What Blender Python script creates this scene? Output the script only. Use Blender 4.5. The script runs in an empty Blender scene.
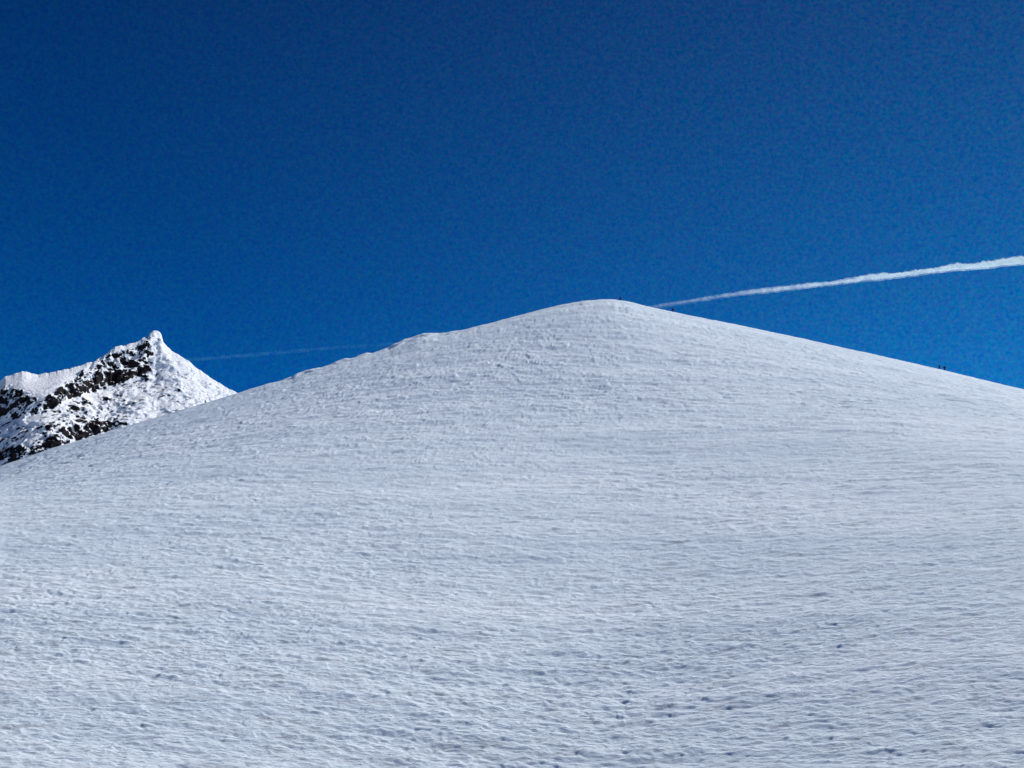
import bpy, math, numpy as np
from mathutils import Vector, Matrix
R = math.radians
sc = bpy.context.scene
C = sc.collection

# ------------------------------------------------------------------ camera
F = 1005.0
PITCH = R(15)
cd = bpy.data.cameras.new('camera')
cam = bpy.data.objects.new('camera', cd); C.objects.link(cam)
cd.sensor_width = 36; cd.lens = F * 36 / 1024
cd.clip_start = 0.1; cd.clip_end = 60000
cam.location = (0, 0, 0)
cam.rotation_euler = (R(90) + PITCH, 0, 0)
sc.camera = cam

def ray(px, row):                      # slopes u = x/y, v = z/y of a line of sight
    a = (np.asarray(px, float) - 512) / F; b = (384 - np.asarray(row, float)) / F
    y = math.cos(PITCH) - b * math.sin(PITCH); z = math.sin(PITCH) + b * math.cos(PITCH)
    return a / y, z / y

# ------------------------------------------------------------------ noise
def _h(ix, iy, iz, seed):
    h = (ix.astype(np.uint32) * np.uint32(374761393)) ^ (iy.astype(np.uint32) * np.uint32(668265263)) \
        ^ (iz.astype(np.uint32) * np.uint32(2246822519)) ^ np.uint32((seed * 3266489917 + 12345) & 0xffffffff)
    h = (h ^ (h >> np.uint32(13))) * np.uint32(1274126177)
    h = (h ^ (h >> np.uint32(16))) * np.uint32(2654435761)
    return h ^ (h >> np.uint32(15))
def n2(x, y, seed=0):
    xi = np.floor(x).astype(np.int64); yi = np.floor(y).astype(np.int64)
    fx = x - xi; fy = y - yi; zi = np.zeros_like(xi)
    def g(i, j):
        a = _h(xi + i, yi + j, zi, seed).astype(np.float64) * (2 * math.pi / 4294967296.0)
        return np.cos(a) * (fx - i) + np.sin(a) * (fy - j)
    sx = fx**3 * (fx * (fx * 6 - 15) + 10); sy = fy**3 * (fy * (fy * 6 - 15) + 10)
    a = g(0, 0); b = g(1, 0); c = g(0, 1); d = g(1, 1)
    return ((a + (b - a) * sx) * (1 - sy) + (c + (d - c) * sx) * sy) * 1.5
def fbm2(x, y, seed=0, o=4, gain=.5):
    s = 0; a = 1; t = 0
    for i in range(o):
        s = s + a * n2(x * 2**i + 17.3 * i, y * 2**i - 9.1 * i, seed + i); t += a; a *= gain
    return s / t
def n3(x, y, z, seed=0):
    xi = np.floor(x).astype(np.int64); yi = np.floor(y).astype(np.int64); zi = np.floor(z).astype(np.int64)
    fx = x - xi; fy = y - yi; fz = z - zi
    s = lambda t: t * t * (3 - 2 * t)
    sx, sy, sz = s(fx), s(fy), s(fz)
    v = lambda i, j, k: _h(xi + i, yi + j, zi + k, seed).astype(np.float64) / 2147483648.0 - 1
    L = lambda a, b, t: a + (b - a) * t
    return L(L(L(v(0,0,0), v(1,0,0), sx), L(v(0,1,0), v(1,1,0), sx), sy),
             L(L(v(0,0,1), v(1,0,1), sx), L(v(0,1,1), v(1,1,1), sx), sy), sz)
def sst(a, b, x):
    t = np.clip((x - a) / (b - a), 0, 1); return t * t * (3 - 2 * t)

# ------------------------------------------------------------------ mesh helper
def grid_mesh(name, X, Y, Z, mat, attrs={}):
    nr, nc = X.shape
    me = bpy.data.meshes.new(name)
    me.vertices.add(nr * nc)
    co = np.empty((nr * nc, 3), np.float32); co[:, 0] = X.ravel(); co[:, 1] = Y.ravel(); co[:, 2] = Z.ravel()
    me.vertices.foreach_set('co', co.ravel())
    i = np.arange(nr * nc, dtype=np.int32).reshape(nr, nc)
    q = np.stack([i[:-1, :-1], i[:-1, 1:], i[1:, 1:], i[1:, :-1]], -1).reshape(-1, 4)
    me.loops.add(q.size); me.loops.foreach_set('vertex_index', q.ravel())
    me.polygons.add(len(q)); me.polygons.foreach_set('loop_start', np.arange(0, q.size, 4, dtype=np.int32))
    me.update(calc_edges=True)
    me.polygons.foreach_set('use_smooth', np.ones(len(q), bool))
    for k, v in attrs.items():
        a = me.attributes.new(k, 'FLOAT', 'POINT'); a.data.foreach_set('value', v.ravel().astype(np.float32))
    me.materials.append(mat)
    o = bpy.data.objects.new(name, me); C.objects.link(o)
    return o

# ------------------------------------------------------------------ materials
def mat(name):
    m = bpy.data.materials.new(name); m.use_nodes = True
    nt = m.node_tree; b = nt.nodes['Principled BSDF']
    return m, nt, b
def N(nt, t, **kw):
    n = nt.nodes.new(t)
    for k, v in kw.items():
        if k in n.inputs: n.inputs[k].default_value = v
        else: setattr(n, k, v)
    return n
SNOW = (.70, .775, .865, 1)
def snow_material():
    m, nt, b = mat('wind_packed_snow')
    b.inputs['Roughness'].default_value = .95; b.inputs['Specular IOR Level'].default_value = .04
    g = N(nt, 'ShaderNodeNewGeometry')
    mp = N(nt, 'ShaderNodeMapping'); mp.inputs['Scale'].default_value = (.5, 1.6, 1.2); mp.inputs['Rotation'].default_value = (0, 0, R(-8))
    nt.links.new(g.outputs['Position'], mp.inputs['Vector'])
    # patchy firn / ice tone
    n1 = N(nt, 'ShaderNodeTexNoise', Scale=.035, Detail=8, Roughness=.62)
    nt.links.new(mp.outputs[0], n1.inputs['Vector'])
    n4 = N(nt, 'ShaderNodeTexNoise', Scale=.9, Detail=6, Roughness=.7)
    nt.links.new(mp.outputs[0], n4.inputs['Vector'])
    ad = N(nt, 'ShaderNodeMath', operation='MULTIPLY_ADD'); ad.inputs[1].default_value = .5
    nt.links.new(n4.outputs['Fac'], ad.inputs[0]); nt.links.new(n1.outputs['Fac'], ad.inputs[2])
    cr = N(nt, 'ShaderNodeValToRGB')
    cr.color_ramp.elements[0].position = .5; cr.color_ramp.elements[0].color = (.56, .67, .78, 1)
    cr.color_ramp.elements[1].position = .92; cr.color_ramp.elements[1].color = (.76, .845, .94, 1)
    nt.links.new(ad.outputs[0], cr.inputs['Fac'])
    # thin dark streaks painted into the snow colour as shade of wind-cut steps
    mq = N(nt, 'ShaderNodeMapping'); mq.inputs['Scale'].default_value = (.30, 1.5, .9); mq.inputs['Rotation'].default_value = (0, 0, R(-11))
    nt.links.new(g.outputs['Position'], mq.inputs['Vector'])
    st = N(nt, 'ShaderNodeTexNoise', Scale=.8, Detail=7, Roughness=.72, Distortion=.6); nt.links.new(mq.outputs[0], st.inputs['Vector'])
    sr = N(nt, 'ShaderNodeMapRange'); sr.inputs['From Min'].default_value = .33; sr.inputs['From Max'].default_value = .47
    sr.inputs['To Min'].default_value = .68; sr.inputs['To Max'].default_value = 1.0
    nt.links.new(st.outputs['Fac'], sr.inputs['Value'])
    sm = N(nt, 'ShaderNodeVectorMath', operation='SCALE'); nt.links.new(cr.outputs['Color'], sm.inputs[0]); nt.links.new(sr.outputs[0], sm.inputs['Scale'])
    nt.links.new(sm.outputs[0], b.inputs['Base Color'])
    n2_ = N(nt, 'ShaderNodeTexNoise', Scale=5.0, Detail=7, Roughness=.68, Distortion=.4)
    nt.links.new(mp.outputs[0], n2_.inputs['Vector'])
    bp = N(nt, 'ShaderNodeBump', Strength=.9, Distance=.16)
    nt.links.new(n2_.outputs['Fac'], bp.inputs['Height'])
    nt.links.new(bp.outputs['Normal'], b.inputs['Normal'])
    return m
def peak_material():
    m, nt, b = mat('rime_snow_and_rock')
    g = N(nt, 'ShaderNodeNewGeometry')
    at = N(nt, 'ShaderNodeAttribute', attribute_name='rock')
    no = N(nt, 'ShaderNodeTexNoise', Scale=.35, Detail=8, Roughness=.7)
    nt.links.new(g.outputs['Position'], no.inputs['Vector'])
    ad = N(nt, 'ShaderNodeMath', operation='MULTIPLY_ADD'); ad.inputs[1].default_value = .7; ad.inputs[2].default_value = -.35
    nt.links.new(no.outputs['Fac'], ad.inputs[0])
    sm = N(nt, 'ShaderNodeMath', operation='ADD')
    nt.links.new(ad.outputs[0], sm.inputs[0]); nt.links.new(at.outputs['Fac'], sm.inputs[1])
    mr = N(nt, 'ShaderNodeMapRange'); mr.inputs['From Min'].default_value = .44; mr.inputs['From Max'].default_value = .56
    nt.links.new(sm.outputs[0], mr.inputs['Value'])
    rk = N(nt, 'ShaderNodeTexNoise', Scale=.6, Detail=6, Roughness=.7)
    nt.links.new(g.outputs['Position'], rk.inputs['Vector'])
    rr = N(nt, 'ShaderNodeValToRGB')
    rr.color_ramp.elements[0].position = .35; rr.color_ramp.elements[0].color = (.004, .004, .007, 1)
    rr.color_ramp.elements[1].position = .75; rr.color_ramp.elements[1].color = (.040, .034, .036, 1)
    nt.links.new(rk.outputs['Fac'], rr.inputs['Fac'])
    mx = N(nt, 'ShaderNodeMix', data_type='RGBA')
    nt.links.new(mr.outputs['Result'], mx.inputs['Factor'])
    mx.inputs['A'].default_value = (.84, .87, .93, 1)
    mx.inputs[6].default_value = (.84, .87, .93, 1)
    nt.links.new(rr.outputs['Color'], mx.inputs[7])
    nt.links.new(mx.outputs[2], b.inputs['Base Color'])
    b.inputs['Roughness'].default_value = .9; b.inputs['Specular IOR Level'].default_value = .05
    bp = N(nt, 'ShaderNodeBump', Strength=1.0, Distance=2.2)
    nt.links.new(no.outputs['Fac'], bp.inputs['Height']); nt.links.new(bp.outputs['Normal'], b.inputs['Normal'])
    return m
snow_m = snow_material(); peak_m = peak_material()

# ------------------------------------------------------------------ snow slope
sil = np.array([(-260,545),(-120,520),(0,466.5),(50,449),(100,434.5),(160,416.5),(200,404.5),(235,394),(260,386.5),(290,378),(330,364.5),(360,356),(385,349),(404,342),
                (412,337.5),(422,334.5),(438,334),(452,332.3),(470,328.3),(490,323.2),(520,315.3),(548,308),(570,303.2),(585,300.8),(600,299.6),(614,299.6),(628,301.6),
                (650,307.2),(680,313.6),(715,320.6),(750,327.8),(800,338),(850,349.2),(900,360.3),(940,369.6),(980,379.2),(1024,389.5),(1100,410),(1250,452)])
su, sv = ray(sil[:, 0], sil[:, 1])
ug = np.linspace(-3, 3, 12001)
vg = np.interp(ug, su, sv)
vg = np.where(ug < su[0], sv[0] + (ug - su[0]) * .16, vg); vg = np.where(ug > su[-1], sv[-1] - (ug - su[-1]) * .16, vg)
ker = np.exp(-.5 * (np.arange(-30, 31) / 5.0)**2); ker /= ker.sum()
vg = np.convolve(np.pad(vg, 30, mode='edge'), ker, 'valid')
def gsm(v, sg):
    k = np.exp(-.5 * (np.arange(-4 * sg, 4 * sg + 1) / sg)**2); k /= k.sum()
    return np.convolve(np.pad(v, 4 * sg, mode='edge'), k, 'valid')
vgs = gsm(vg, 110); vgl = gsm(vg, 320)
YRG = gsm(np.interp(ug, [-3, -.6, -.2, .1, .5, 3], [300, 335, 365, 385, 350, 345]), 160)
K, CC = .09, .15
def drop(y, yr):
    r = yr / np.maximum(y, 1) - 1
    return np.where(r > 0, K * r * r / (np.abs(r) + CC), .55 * (y / yr - 1)**2)
def slope_height(x, y, detail=True):
    ys = np.maximum(y, 20.0)
    u = np.clip(x / ys, -3, 3)
    V = np.interp(u, ug, vg); yr = np.interp(u, ug, YRG); Vs = np.interp(u, ug, vgs); Vl = np.interp(u, ug, vgl)
    px = u * F * .97 + 512
    lip = sst(235, 300, px) * (1 - sst(430, 520, px))
    V = V + lip * fbm2(px / 16., px * 0 + 3.7, 41, 3) * 1.6 / F            # small crest lumps on the left skyline
    V = V + .55 / F * fbm2(px / 22., px * 0 + 1.7, 43, 4, .6)
    a = sst(.25, .95, ys / yr)
    Vm = .275 + .03 * np.clip(u / .5, -1, 1)
    tt = ys / yr
    V = np.minimum(Vs, V + .004) * 0 + Vs + (V - Vs) * sst(.80, .985, tt)
    V = Vl + (V - Vl) * sst(.5, .9, tt)
    V2 = Vm + (V - Vm) * a
    w = drop(ys, yr)
    zs = ys * (V2 - w)
    near = -1.7 - .08 * np.maximum(y, 0) - .02 * np.minimum(y, 0) - .0004 * y * y - .01 * np.abs(x) * 0
    k = 1.2
    z = np.maximum(zs, near) + k * np.exp(-np.abs(zs - near) / k) * .3
    z = np.where(y < 20, near, z)
    # lips of wind-packed snow along the left crest, with a steep shaded bank under each
    t = ys / yr
    gs = lambda c, w: np.exp(-((px - c) / w)**4)
    hl = 1.15 * gs(300, 15) + .8 * gs(340, 9) + .55 * gs(362, 7) + 1.0 * gs(398, 13) + .7 * gs(428, 16) + .35 * gs(452, 6)
    hl = .72 * hl * (1 + .5 * n2(px / 7., px * 0 + 5.1, 8))
    t0 = .957 + .012 * n2(px / 15., px * 0, 7)
    z = z + hl * (sst(0, .009, t - t0) * (1 - sst(.985, 1.06, t)) - .8 * np.exp(-((t - t0 + .008) / .010)**2))
    if detail:
        an = R(-11) - R(9) * sst(-60, 160, x); ca, sa = np.cos(R(-12)), np.sin(R(-12))
        X = x * ca + y * sa; Y = -x * sa + y * ca
        Y = Y + 9 * n2(X / 120., Y / 120., 78)
        patch = np.clip(.85 + 1.0 * fbm2(X / 42., Y / 26., 77, 3), .8, 1.02)
        d = .5 * fbm2(X / 60., Y / 34., 1, 2)
        dist = np.maximum(y, 30.)
        for lam, amp, sd in ((13, .18, 5), (6.3, .14, 9), (3.1, .125, 13), (1.55, .105, 17), (.8, .09, 21), (.42, .075, 25)):
            fade = sst(1.2, 4.0, lam * F / dist)
            if lam < 1: fade = fade * (y < 330)
            wx = X + .55 * lam * n2(X / (lam * 2.6), Y / (lam * 1.6), sd + 100); wy = Y + (.45 if lam < 1.2 else .25) * lam * n2(X / (lam * 2.1) + 7, Y / (lam * 1.5), sd + 101)
            el = 2.3 if lam < 1 else 3.3
            q = n2(wx / (lam * el), wy / (lam * .72), sd)
            q2 = n2(wx / (lam * (el - .2)) + 50, wy / (lam * .8), sd + 1)
            f = .72 * q - .62 * np.abs(q2) + .35 * q * np.sign(q2 + .1) * np.minimum(np.abs(q2 + .1) * 4, 1)
            d = d + amp * fade * (patch if lam < 8 else 1) * f
        # sastrugi: short overlapping wind-cut steps whose steep edge looks downhill
        for L, amp, sd in ((5.2, .30, 60), (3.1, .19, 62), (1.9, .125, 65), (1.15, .08, 68), (.7, .05, 70)):
            sz = L * F / dist
            amp = amp * sst(4, 8, sz) * (1 - sst(17, 34, sz)) * (.75 + .8 * sst(130, 270, y))
            ph = Y / (L * 1.15) + 1.5 * n2(X / (L * 2.6), Y / (L * 1.3), sd) + .35 * n2(X / (L * .8), Y / (L * .5), sd + 1)
            fr = ph % 1.0
            saw = np.where(fr < .16, sst(0, .16, fr), 1 - (fr - .16) / .84)
            part = sst(-.35, .25, n2(X / (L * 2.2) + 9, Y / (L * .75), sd + 2))
            d = d + amp * part * patch * saw
        # sparse scoops
        s1 = n2(X / 2.4 + 31, Y / 1.2, 19)
        d = d - .03 * patch * np.clip(s1 - .36, 0, 1) * 2.2
        s2 = n2(X / 7.5 + 11, Y / 3.4, 21)
        d = d - .10 * sst(110, 190, y) * patch * np.clip(s2 - .45, 0, 1) * 1.6
        z = z + d * (.25 + .75 * sst(.0, .12, np.abs(1 - t)))
    return z
# rows, spaced so that detail is even across the slope
wpx = np.concatenate([np.arange(0, 60, .45), np.arange(60, 520, .62)])
wv = wpx / F
r = (wv + np.sqrt(wv * wv + 4 * K * wv * CC)) / (2 * K)
tf = 1 / (1 + r)                                   # y / yr on the near side
front = np.unique(np.concatenate([tf[::-1], np.linspace(.93, .999, 50)]))
back = 1 + np.concatenate([np.linspace(.004, .06, 14), np.linspace(.08, 2.0, 50)])
trow = np.concatenate([front, back])
ss = np.concatenate([-np.geomspace(3.0, .572, 60)[:-1], np.arange(-.57, .57, .00082), np.geomspace(.572, 3.0, 60)[1:]])
yrow = trow * 400.0
yn = np.concatenate([np.linspace(-160, yrow[0] - 1, 70), yrow])
S, Yg = np.meshgrid(ss, yn)
Xg = S * np.sqrt(Yg**2 * (Yg > 0) + 45**2)
# let rows follow the crest line
yr_here = np.interp(np.clip(Xg / np.maximum(Yg, 20), -3, 3), ug, YRG)
Yg = np.where(Yg > 60, 60 + (Yg - 60) * (yr_here - 60) / 340.0, Yg)
Zg = slope_height(Xg, Yg)
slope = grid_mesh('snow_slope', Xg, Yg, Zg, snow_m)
slope['kind'] = 'structure'; slope['label'] = 'broad wind-scoured snow slope rising to a rounded summit'

# low snow-covered ground reaching the horizon
gx = np.concatenate([-np.geomspace(40000, 50, 60), np.geomspace(50, 40000, 60)])
GX, GY = np.meshgrid(gx, gx)
GZ = -160 + 25 * fbm2(GX / 1500., GY / 1500., 90, 3) - 60 * sst(0, 3000, np.hypot(GX, GY))
GZ = GZ - 500 * sst(600, 5000, np.hypot(GX, GY))
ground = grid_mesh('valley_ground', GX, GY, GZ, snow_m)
ground['kind'] = 'structure'; ground['label'] = 'snow-covered valley floor far below the slope'

# ------------------------------------------------------------------ rocky peak
psil = np.array([(-140,470),(-60,412),(-20,392),(0,381.5),(3,378.5),(6,376),(11,375),(16,373.5),(22,371),(26,371.5),(31,373.6),(38,374),(48,373),(63,369.8),(78,366),(92,361.6),(99,358),(104,355.5),
                 (108,353.2),(111,350.4),(115,346.8),(120,345),(125,345.6),(130,343.8),(137,342),(140,340.5),(143,337.8),(148,336.6),(150,333.6),(153,331.4),(157,330.6),(160,331.6),(161.6,335),
                 (162.2,341),(165,344.5),(170,349.5),(180,356),(188,361),(198,369),(206,374.2),(214,380),(226,387),(239,394),(260,404),(320,436),(420,500)])
DP = .45
pxs = np.arange(-140, 420, .55)
prow = np.interp(pxs, psil[:, 0], psil[:, 1]) 
drops = np.arange(0, 175, DP)
PX, DR = np.meshgrid(pxs, drops)
def gs1(v, sg):
    k = np.exp(-.5 * (np.arange(-4 * sg, 4 * sg + 1) / sg)**2); k /= k.sum()
    return np.convolve(np.pad(v, 4 * sg, mode='reflect', reflect_type='odd'), k, 'valid')
prow1 = gs1(prow, 15); prow2 = gs1(prow, 62)
jag = 1.5 * fbm2(pxs / 6., pxs * 0 + 2.2, 250, 3)
k1 = sst(0, 14, DR); k2 = sst(2, 34, DR)
ROW0 = prow + (prow1 - prow) * k1; ROW0 = ROW0 + (prow2 - ROW0) * k2 + jag * (1 - sst(0, 6, DR))
ROW = ROW0 + DR
def line(pts, x):
    p = np.array(pts, float); return np.interp(x, p[:, 0], p[:, 1])
# upper and lower edges of the dark crag band
jit = 6.5 * fbm2(PX / 13., ROW / 13., 201, 5, .6)
UP = [(-140,470),(-20,400),(0,391),(10,384),(22,392),(32,398),(42,399),(52,396),(62,387),(75,378),(92,364),(108,354),(125,350),(138,343),(147,341),(155,352),(162,372)]
up = line(UP, PX) + jit * 1.2
LO = [(-140,500),(-20,425),(0,416),(20,418),(38,414),(50,408),(62,402),(75,397),(90,393),(105,388),(120,383),(135,379),(146,372),(153,362),(162,366)]
lo = line(LO, PX) + jit
band = sst(-1.5, 1.5, ROW - up) * (1 - sst(-1.5, 1.5, ROW - lo)) * (1 - sst(146, 156, PX))
# second, lower crag band close to the snow slope
UP2 = [(-140,520),(0,447),(30,448),(52,436),(66,427),(82,424),(100,421),(120,420)]
up2 = line(UP2, PX) + jit
LO2 = [(-140,540),(0,470),(30,462),(52,452),(66,441),(82,438),(100,432),(122,424)]
lo2 = line(LO2, PX) + jit
band2 = sst(-1.5, 1.5, ROW - up2) * (1 - sst(-1.5, 1.5, ROW - lo2)) * (1 - sst(104, 124, PX)) * sst(-.25, .25, fbm2(PX / 17., ROW / 9., 233, 2) + .12 + .25 * sst(30, 55, PX))
bowl = (1 - sst(-2, 2, ROW - up)) * (1 - sst(125, 150, PX))
tower = np.exp(-((PX - 155) / 7)**2) * (1 - sst(8, 26, DR))
def edge0(pts, w): return sst(-w, w, ROW - line(pts, PX))
band_s = edge0(UP, 4) * (1 - edge0(LO, 4)) * (1 - sst(130, 156, PX))
band2_s = .8 * edge0(UP2, 4) * (1 - edge0(LO2, 4)) * (1 - sst(95, 128, PX))
rate = 1.9 * np.ones_like(PX)
rate = rate + (1 - edge0(UP, 5)) * (1 - sst(115, 152, PX)) * 2.0
rate = rate * (1 - .86 * np.clip(band_s + band2_s, 0, 1)) * (1 - .5 * tower)
rate = np.maximum(rate, .2)
D = np.cumsum(rate, 0) * DP * 1.3
D = np.apply_along_axis(gs1, 1, D, 40)
Y0 = 1300 + 1.3 * (.58 * (PX - 155) + .62 * (np.clip(PX, 60, 157) - 157) - .25 * np.maximum(PX - 157, 0))
# ribs and gullies running down the face
lowf = sst(10, 40, DR)
Y0 = Y0 - 7 * fbm2((PX + .9 * DR) / 34., DR / 60., 211, 3) * lowf
V0u, V0v = ray(PX, ROW)
Yp = Y0 - D
Xp = V0u * Yp; Zp = V0v * Yp
# surface relief
rocky = np.clip(band + band2 + .38 * sst(4, 14, ROW - lo) * (1 - sst(100, 150, PX)) + .18 * sst(8, 20, DR), 0, 1)
rocky = np.maximum(rocky, .35 * tower)
def rid(s, sd): return 1 - 2 * np.abs(n3(Xp / s, Yp / s, Zp / s, sd))
wob = 5 * n3(Xp / 18, Yp / 18, Zp / 18, 300)
def blk(s, sd):
    return n3((Xp + wob) / s, (Yp + wob) / (s * 1.4), (Zp - .5 * Xp + wob) / s, sd)
b1 = blk(17, 301); b2 = blk(8.5, 302); b3 = blk(4.6, 303); b4 = blk(2.6, 304)
bl = lambda b: np.sign(b) * np.abs(b)**.55
rib = np.clip(np.exp(-((PX - 149) / 11)**2) * (1 - sst(30, 48, DR)), 0, 1)
rocky2 = np.maximum(rocky, .8 * rib)
disp = rocky2 * (4.6 * b1 + 4.4 * bl(b2) + 3.4 * bl(b3) + 1.9 * b4) \
     + (1 - rocky2) * (2.4 * b1 + 1.4 * b2 + 1.5 * bl(b3) * np.clip(.6 + 1.5 * b1, .1, 1) + .8 * b4) * sst(0, 8, DR) * (1 - .7 * bowl)
edge = .35 + .65 * sst(0, 7, DR)
disp = disp * edge
disp = disp - disp[0:1, :] * (1 - sst(0, 10, DR))
disp[0, :] = 0
Xp = Xp + .45 * disp; Yp = Yp - .6 * disp; Zp = Zp + .4 * disp
def nrm(X_, Y_, Z_):
    P_ = np.stack([X_, Y_, Z_], -1)
    n_ = np.cross(np.gradient(P_, axis=1), np.gradient(P_, axis=0))
    n_ /= np.linalg.norm(n_, axis=-1)[..., None] + 1e-9
    return n_ * np.where(n_[..., 1:2] > 0, -1, 1) if False else n_
nn = nrm(Xp, Yp, Zp)
if nn[..., 2].mean() < 0: nn = -nn
# rime and snow lodge on upward and right-facing faces, bare rock shows on steep and undercut ones
up_f = nn[..., 2] * .8 + nn[..., 0] * .45
scr = n3(Xp / 7, Yp / 9, (Zp - .5 * Xp) / 4.4, 320) * .38 + n3(Xp / 3.6, Yp / 4.6, (Zp - .5 * Xp) / 2.3, 321) * .45 + n3(Xp / 1.9, Yp / 2.6, Zp / 1.5, 322) * .32
zone = .39 * band + .32 * band2 + .27 * sst(1, 6, ROW - lo) * (1 - sst(86, 150, PX)) + .24 * sst(8, 24, DR) + .15 * rib - .17 * (1 - sst(25, 55, PX)) * sst(398, 412, ROW) - .08 * (1 - sst(25, 55, PX))
big = n3(Xp / 24, Yp / 24, Zp / 14, 340)
rk = zone + .80 * scr + .16 * big - .62 * (up_f - .40) * np.clip(.4 + rocky2, 0, 1)
deep = np.exp(-((ROW - lo + 5.0) / 5)**2) * (1 - sst(120, 146, PX)) * sst(12, 40, PX)
rk = rk + .17 * deep
rk = rk * (1 - .75 * bowl * (1 - rib))
rk = np.where(DR < 2, rk * .3, rk)
# far side
nb = 60
tb = np.linspace(0, 1, nb + 1)[1:, None]
ext = np.geomspace(.5, 500, nb)[:, None]
Xb = Xp[0:1] + 0 * ext; Yb = Yp[0:1] + ext; Zb = Zp[0:1] - .8 * ext
zb_n = 3.0 * fbm2(Xb / 25., Yb / 25., 330, 4) * np.minimum(ext / 30, 1) * 3
XP = np.vstack([Xb[::-1], Xp]); YP = np.vstack([Yb[::-1], Yp]); ZP = np.vstack([(Zb - np.abs(zb_n))[::-1], Zp])
RK = np.vstack([np.full_like(Xb, .15), rk])
peak = grid_mesh('rocky_peak', XP[::-1], YP[::-1], ZP[::-1], peak_m, {'rock': RK[::-1]})
peak['kind'] = 'structure'; peak['label'] = 'snow-plastered rocky peak with dark crags beyond the slope'

# ------------------------------------------------------------------ people on the skyline
def plain(name, col, rough=.8):
    m, nt, b = mat(name)
    n = N(nt, 'ShaderNodeTexNoise', Scale=30.0, Detail=3)
    r_ = N(nt, 'ShaderNodeValToRGB')
    r_.color_ramp.elements[0].color = (*[c * .7 for c in col], 1); r_.color_ramp.elements[1].color = (*[c * 1.2 for c in col], 1)
    nt.links.new(n.outputs['Fac'], r_.inputs['Fac']); nt.links.new(r_.outputs['Color'], b.inputs['Base Color'])
    b.inputs['Roughness'].default_value = rough
    return m
M_skin = plain('skin', (.30, .17, .11)); M_jacket = plain('dark_jacket_cloth', (.010, .011, .022))
M_trs = plain('dark_trouser_cloth', (.008, .008, .012)); M_hat = plain('dark_knit_wool', (.012, .01, .012)); M_boot = plain('boot_leather', (.01, .01, .01))
def skin_mesh(name, verts, edges, rad, m, root=0, sub=2):
    me = bpy.data.meshes.new(name + '_cage'); me.from_pydata(verts, edges, [])
    o = bpy.data.objects.new(name, me); C.objects.link(o)
    md = o.modifiers.new('skin', 'SKIN'); md.use_smooth_shade = True
    if not me.skin_vertices: me.skin_vertices.new()
    for i, q in enumerate(rad):
        me.skin_vertices[0].data[i].radius = (q, q) if not isinstance(q, tuple) else q
        me.skin_vertices[0].data[i].use_root = (i == root)
    s = o.modifiers.new('sub', 'SUBSURF'); s.levels = sub; s.render_levels = sub
    dg = bpy.context.evaluated_depsgraph_get()
    nm = bpy.data.meshes.new_from_object(o.evaluated_get(dg)); nm.name = name
    nm.materials.clear(); nm.materials.append(m)
    o.modifiers.clear(); o.data = nm; bpy.data.meshes.remove(me)
    return o
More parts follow.
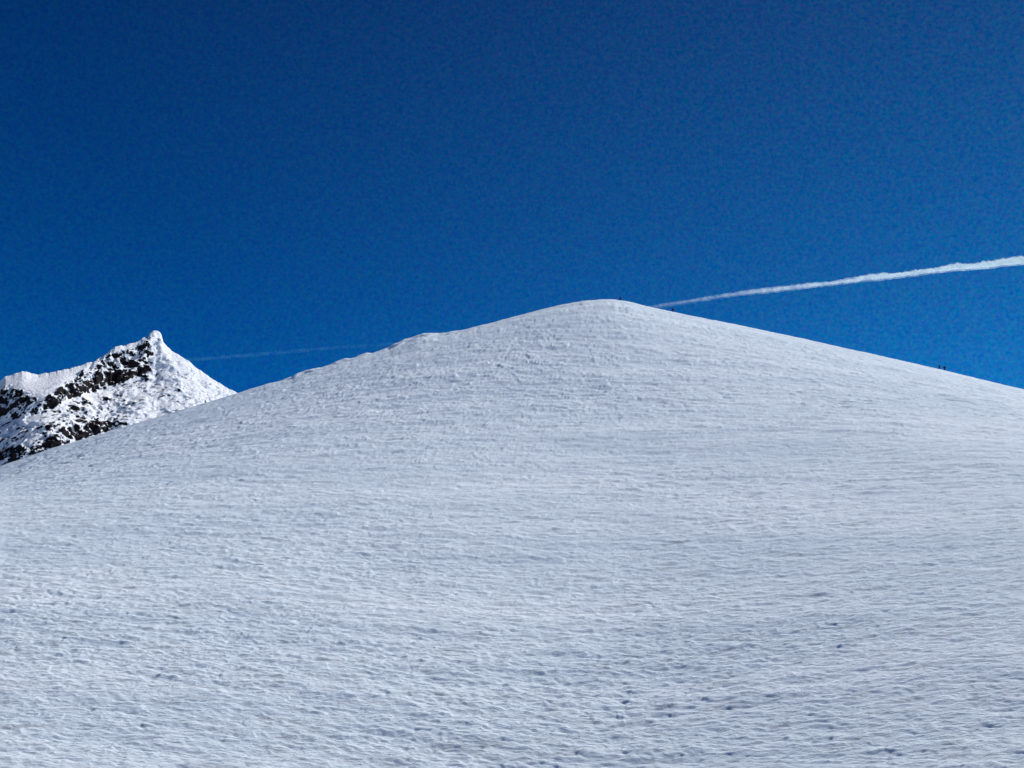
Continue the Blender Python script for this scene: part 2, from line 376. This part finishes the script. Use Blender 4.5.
def make_person(pose):
    root = bpy.data.objects.new('person', None); C.objects.link(root)
    st, arm = pose            # stride, arm spread
    P = {'pel': (0,0,.93), 'waist': (0,.0,1.08), 'chest': (0,.0,1.3), 'neck': (0,.01,1.46), 'head0': (0,.0,1.53), 'head1': (0,-.01,1.64), 'head2': (0,0,1.71)}
    V = list(P.values()); E = [(0,1),(1,2),(2,3),(3,4),(4,5),(5,6)]; Rr = [(.15,.12),(.13,.10),(.16,.11),.055,.065,.095,.06]
    H = {}
    for s in (-1, 1):
        f = s * st
        b = len(V)
        V += [(s*.10,0,.88),(s*.13,-.04+f*.5,.48),(s*.14,f,.09),(s*.15,f-.15,.04)]
        E += [(0,b),(b,b+1),(b+1,b+2),(b+2,b+3)]; Rr += [.095,.062,.042,.035]
        a = len(V)
        V += [(s*.19,0,1.40),(s*(.24+arm*.6),.02,1.13),(s*(.25+arm),-.16,.93),(s*(.25+arm),-.22,.88)]
        E += [(2,a),(a,a+1),(a+1,a+2),(a+2,a+3)]; Rr += [.065,.045,.032,.03]
        h = V[-1]; k = len(V)
        for j in range(4):
            V += [(h[0]-s*.012, h[1]-.03+.0*j-.01*j, h[2]-.04+.014*j-.02), (h[0]-s*.035, h[1]-.045-.01*j, h[2]-.06+.014*j)]
            E += [(a+3,k+2*j),(k+2*j,k+2*j+1)]; Rr += [.010,.009]
        V += [(h[0]-s*.035,h[1]-.005,h[2]-.02)]; E += [(a+3,len(V)-1)]; Rr += [.011]
    V += [(0,-.115,1.615)]; E += [(5,len(V)-1)]; Rr += [.014]            # nose
    body = skin_mesh('body', V, E, Rr, M_skin); body.parent = root
    # clothing
    V = [(0,0,.86),(0,0,1.08),(0,0,1.3),(0,.01,1.45)]; E = [(0,1),(1,2),(2,3)]; Rr = [(.23,.19),(.24,.20),(.27,.22),.09]
    for s in (-1, 1):
        a = len(V); V += [(s*.20,0,1.40),(s*(.24+arm*.6),.02,1.13),(s*(.25+arm),-.15,.94)]
        E += [(2,a),(a,a+1),(a+1,a+2)]; Rr += [.12,.09,.065]
    j = skin_mesh('jacket', V, E, Rr, M_jacket); j.parent = root
    V = [(0,0,.95)]; E = []; Rr = [(.165,.135)]
    for s in (-1, 1):
        f = s * st; b = len(V)
        V += [(s*.10,0,.86),(s*.13,-.04+f*.5,.48),(s*.14,f,.16)]; E += [(0,b),(b,b+1),(b+1,b+2)]; Rr += [.135,.105,.09]
    t = skin_mesh('trousers', V, E, Rr, M_trs); t.parent = root
    for s in (-1, 1):
        f = s * st
        b = skin_mesh('boot', [(s*.14,f+.04,.16),(s*.14,f+.03,.06),(s*.15,f-.16,.05)], [(0,1),(1,2)], [.065,.062,.05], M_boot); b.parent = root
    h = skin_mesh('hat', [(0,.015,1.665),(0,.01,1.72),(0,.01,1.77)], [(0,1),(1,2)], [.112,.10,.03], M_hat); h.parent = root
    root['category'] = 'person'; root['group'] = 'people on the skyline'
    return root
def copy_person(p):
    c = p.copy(); C.objects.link(c)
    for ch in p.children:
        k = ch.copy(); C.objects.link(k); k.parent = c
    return c
def stand(o, px, row, back, rz, label, sc_=1.0):
    u, _ = ray(px, row); u = float(u)
    y = float(np.interp(u, ug, YRG)) + back
    x = u * y
    z = float(slope_height(np.array([x]), np.array([y]))[0])
    o.location = (x, y, z - .03); o.rotation_euler = (0, 0, rz); o.scale = (1.38, 1.38, sc_ * .92); o['label'] = label
pa = make_person((.14, .22)); pb = make_person((.05, .28))
pc = copy_person(pa); pdn = copy_person(pb)
stand(pa, 620.5, 300, -2, R(-60), 'lone dark-clad person on the crest just right of the rounded summit', 1.06)
stand(pb, 673, 312, -2, R(200), 'lone dark-clad person on the right ridge below the left end of the bright vapour trail', 1.12)
stand(pc, 939.6, 369.4, -2, R(90), 'dark-clad person low on the right ridge, left one of the pair standing together', 1.08)
stand(pdn, 944.8, 370.6, -2, R(170), 'dark-clad person low on the right ridge, right and bulkier one of the pair standing together', 1.14)

# ------------------------------------------------------------------ contrails
def contrail(name, pts, d0, d1, rad_px, lump, density, nscale, label, vs, dens_grad=(1, 1), tint=(.88, .98, 1, 1), part=None):
    pts = np.array(pts, float)
    n = 420
    s = np.linspace(0, 1, n); px = pts[0, 0] + (pts[-1, 0] - pts[0, 0]) * s
    row = np.interp(px, pts[:, 0], pts[:, 1]); kk = np.ones(31) / 31
    row = np.convolve(np.pad(row, 15, mode='reflect', reflect_type='odd'), kk, 'valid')
    u, v = ray(px, row); d = d0 + (d1 - d0) * s
    P = np.stack([u * d, d, v * d], 1)
    T = np.gradient(P, axis=0); T /= np.linalg.norm(T, axis=1)[:, None]
    upv = np.array([0, 0, 1.]); A = np.cross(T, upv); A /= np.linalg.norm(A, axis=1)[:, None]; B = np.cross(A, T)
    m = 28; th = np.linspace(0, 2 * np.pi, m, endpoint=False)
    rp = np.interp(s, [0, 1], rad_px)
    rad = rp * d / F
    TH, SS = np.meshgrid(th, px)
    wl = np.interp(s, [0, 1], [.8, 1.2])[:, None]
    lum = n3(SS / (5 * wl) + 3.6, np.cos(TH) * .9 + 9, np.sin(TH) * .9 + 9, 401) + .6 * n3(SS / 2.6, np.cos(TH) * 1.3 + 9, np.sin(TH) * 1.6 + 9, 402)
    upper = .5 + .5 * np.sin(TH)
    RR = rad[:, None] * (1 + lump * np.interp(s, [0, .6, 1], [.35, .8, 1])[:, None] * (.35 + .65 * upper) * lum)
    RR[0] = .01; RR[-1] = .01
    X = P[:, None, 0] + RR * (np.cos(TH) * A[:, None, 0] + np.sin(TH) * B[:, None, 0])
    Y = P[:, None, 1] + RR * (np.cos(TH) * A[:, None, 1] + np.sin(TH) * B[:, None, 1])
    Z = P[:, None, 2] + RR * (np.cos(TH) * A[:, None, 2] + np.sin(TH) * B[:, None, 2])
    org = P[n // 2]
    verts = np.stack([X, Y, Z], -1).reshape(-1, 3) - org
    faces = []
    for i in range(n - 1):
        for j in range(m):
            faces.append((i*m+j, (i+1)*m+j, (i+1)*m+(j+1) % m, i*m+(j+1) % m))
    faces.append(tuple(range(m))); faces.append(tuple((n-1)*m + j for j in range(m))[::-1])
    me = bpy.data.meshes.new(name); me.from_pydata(verts.tolist(), [], faces); me.update()
    mt = bpy.data.materials.new(name + '_ice_vapour'); mt.use_nodes = True; nt = mt.node_tree
    nt.nodes.remove(nt.nodes['Principled BSDF'])
    pv = N(nt, 'ShaderNodeVolumePrincipled'); pv.inputs['Color'].default_value = tint; pv.inputs['Anisotropy'].default_value = 0
    nt.links.new(pv.outputs[0], nt.nodes['Material Output'].inputs['Volume'])
    tc = N(nt, 'ShaderNodeTexCoord')
    no = N(nt, 'ShaderNodeTexNoise', Scale=nscale, Detail=1.5, Roughness=.5)
    nt.links.new(tc.outputs['Object'], no.inputs['Vector'])
    mr = N(nt, 'ShaderNodeMapRange'); mr.inputs['From Min'].default_value = .38; mr.inputs['From Max'].default_value = .62
    mr.inputs['To Min'].default_value = .3 * density; mr.inputs['To Max'].default_value = density
    nt.links.new(no.outputs['Fac'], mr.inputs['Value'])
    sx = N(nt, 'ShaderNodeSeparateXYZ'); nt.links.new(tc.outputs['Object'], sx.inputs[0])
    gr = N(nt, 'ShaderNodeMapRange'); gr.inputs['From Min'].default_value = float(P[0, 0] - org[0]); gr.inputs['From Max'].default_value = float(P[-1, 0] - org[0])
    gr.inputs['To Min'].default_value = dens_grad[0]; gr.inputs['To Max'].default_value = dens_grad[1]
    nt.links.new(sx.outputs['X'], gr.inputs['Value'])
    pw = N(nt, 'ShaderNodeMath', operation='POWER'); pw.inputs[1].default_value = 2.2; nt.links.new(gr.outputs[0], pw.inputs[0])
    mu = N(nt, 'ShaderNodeMath', operation='MULTIPLY'); nt.links.new(mr.outputs[0], mu.inputs[0]); nt.links.new(pw.outputs[0], mu.inputs[1])
    nt.links.new(mu.outputs[0], pv.inputs['Density'])
    mt.cycles.volume_step_rate = vs
    me.materials.append(mt)
    o = bpy.data.objects.new(name, me); C.objects.link(o); o.location = org
    if part:
        o.parent = part; o.matrix_parent_inverse = part.matrix_world.inverted(); o.location = Vector(org) - part.location
        o.matrix_parent_inverse = Matrix.Identity(4)
        return o
    o['label'] = label; o['category'] = 'contrail'; o['group'] = 'vapour trails in the sky'
    return o
TR = [(610,315),(654,307),(690,301.3),(724,295.6),(782,289),(848,281),(906,274),(956,267.6),(989,264.4),(1024,261.5),(1100,252)]
tr = contrail('contrail', TR, 9000, 6200, (2.1, 4.6), .7, .018, .014,
         'bright puffy white vapour trail crossing the sky on the right above the ridge', .02, (.25, 1.1))
TRC = [(p, q - .4) for p, q in TR]
contrail('dense_core', TRC, 9000, 6200, (1.1, 3.1), .95, .065, .016, '', .02, (.17, 1.1), part=tr)
contrail('contrail', [(150,362.5),(195,359.5),(240,355.8),(290,351.6),(330,348),(372,345.5),(430,341)], 9000, 8600, (1.9, 2.1), .15, .0021, .01,
         'thin faint bluish vapour trail low in the sky between the rocky peak and the slope', .03, (.95, .6), (.35, .95, 1, 1))

# ------------------------------------------------------------------ light
SUN_AZ, SUN_EL = R(46), R(44)          # clockwise from the view direction
sd = Vector((math.sin(SUN_AZ) * math.cos(SUN_EL), math.cos(SUN_AZ) * math.cos(SUN_EL), math.sin(SUN_EL)))
sl = bpy.data.lights.new('sun', 'SUN'); sl.energy = 5.2; sl.angle = R(.5); sl.color = (1, .97, .92)
so = bpy.data.objects.new('sun', sl); C.objects.link(so)
so.rotation_euler = sd.to_track_quat('Z', 'Y').to_euler(); so.location = (100, 0, 300)
w = bpy.data.worlds.new('World'); sc.world = w; w.use_nodes = True
nt = w.node_tree; bg = nt.nodes['Background']
sky = N(nt, 'ShaderNodeTexSky', sky_type='NISHITA', sun_disc=False, sun_elevation=SUN_EL, sun_rotation=SUN_AZ, altitude=3500, air_density=1.0, dust_density=.2, ozone_density=2.5)
# high-altitude dark sky: deepen with height
tc = N(nt, 'ShaderNodeTexCoord'); sx = N(nt, 'ShaderNodeSeparateXYZ'); nt.links.new(tc.outputs['Generated'], sx.inputs[0])
cr = N(nt, 'ShaderNodeValToRGB'); e = cr.color_ramp.elements
e[0].position = .25; e[0].color = (.02, .58, 1.02, 1)
e[1].position = .62; e[1].color = (.03, .34, .68, 1)
nt.links.new(sx.outputs['Z'], cr.inputs['Fac'])
mx = N(nt, 'ShaderNodeMix', data_type='RGBA', blend_type='MULTIPLY'); mx.inputs[0].default_value = 1
nt.links.new(sky.outputs[0], mx.inputs[6]); nt.links.new(cr.outputs[0], mx.inputs[7])
dp = N(nt, 'ShaderNodeVectorMath', operation='DOT_PRODUCT'); dp.inputs[1].default_value = (.69, .33, .64)
nt.links.new(tc.outputs['Generated'], dp.inputs[0])
az = N(nt, 'ShaderNodeValToRGB'); az.color_ramp.elements[0].position = .3; az.color_ramp.elements[0].color = (.6, .66, .78, 1)
az.color_ramp.elements[1].position = .9; az.color_ramp.elements[1].color = (3.2, .98, .87, 1)
nt.links.new(dp.outputs['Value'], az.inputs['Fac'])
m2 = N(nt, 'ShaderNodeMix', data_type='RGBA', blend_type='MULTIPLY'); m2.inputs[0].default_value = 1
nt.links.new(mx.outputs[2], m2.inputs[6]); nt.links.new(az.outputs[0], m2.inputs[7])
# fine colour noise put into the sky, imitating camera sensor grain
hz = N(nt, 'ShaderNodeTexNoise', Scale=300.0, Detail=3, Roughness=.75); nt.links.new(tc.outputs['Generated'], hz.inputs['Vector'])
va = N(nt, 'ShaderNodeVectorMath', operation='MULTIPLY_ADD'); va.inputs[1].default_value = (8.0, 1.5, .6); va.inputs[2].default_value = (-3.0, .25, .7)
nt.links.new(hz.outputs['Color'], va.inputs[0])
vm = N(nt, 'ShaderNodeVectorMath', operation='MAXIMUM'); vm.inputs[1].default_value = (0, 0, 0); nt.links.new(va.outputs[0], vm.inputs[0])
m3 = N(nt, 'ShaderNodeMix', data_type='RGBA', blend_type='MULTIPLY'); m3.inputs[0].default_value = 1
nt.links.new(m2.outputs[2], m3.inputs[6]); nt.links.new(vm.outputs[0], m3.inputs[7])
nt.links.new(m3.outputs[2], bg.inputs['Color'])
bg.inputs['Strength'].default_value = .086
sc.view_settings.view_transform = 'Standard'; sc.view_settings.look = 'None'; sc.view_settings.exposure = 0
sc.cycles.max_bounces = 8; sc.cycles.volume_bounces = 4
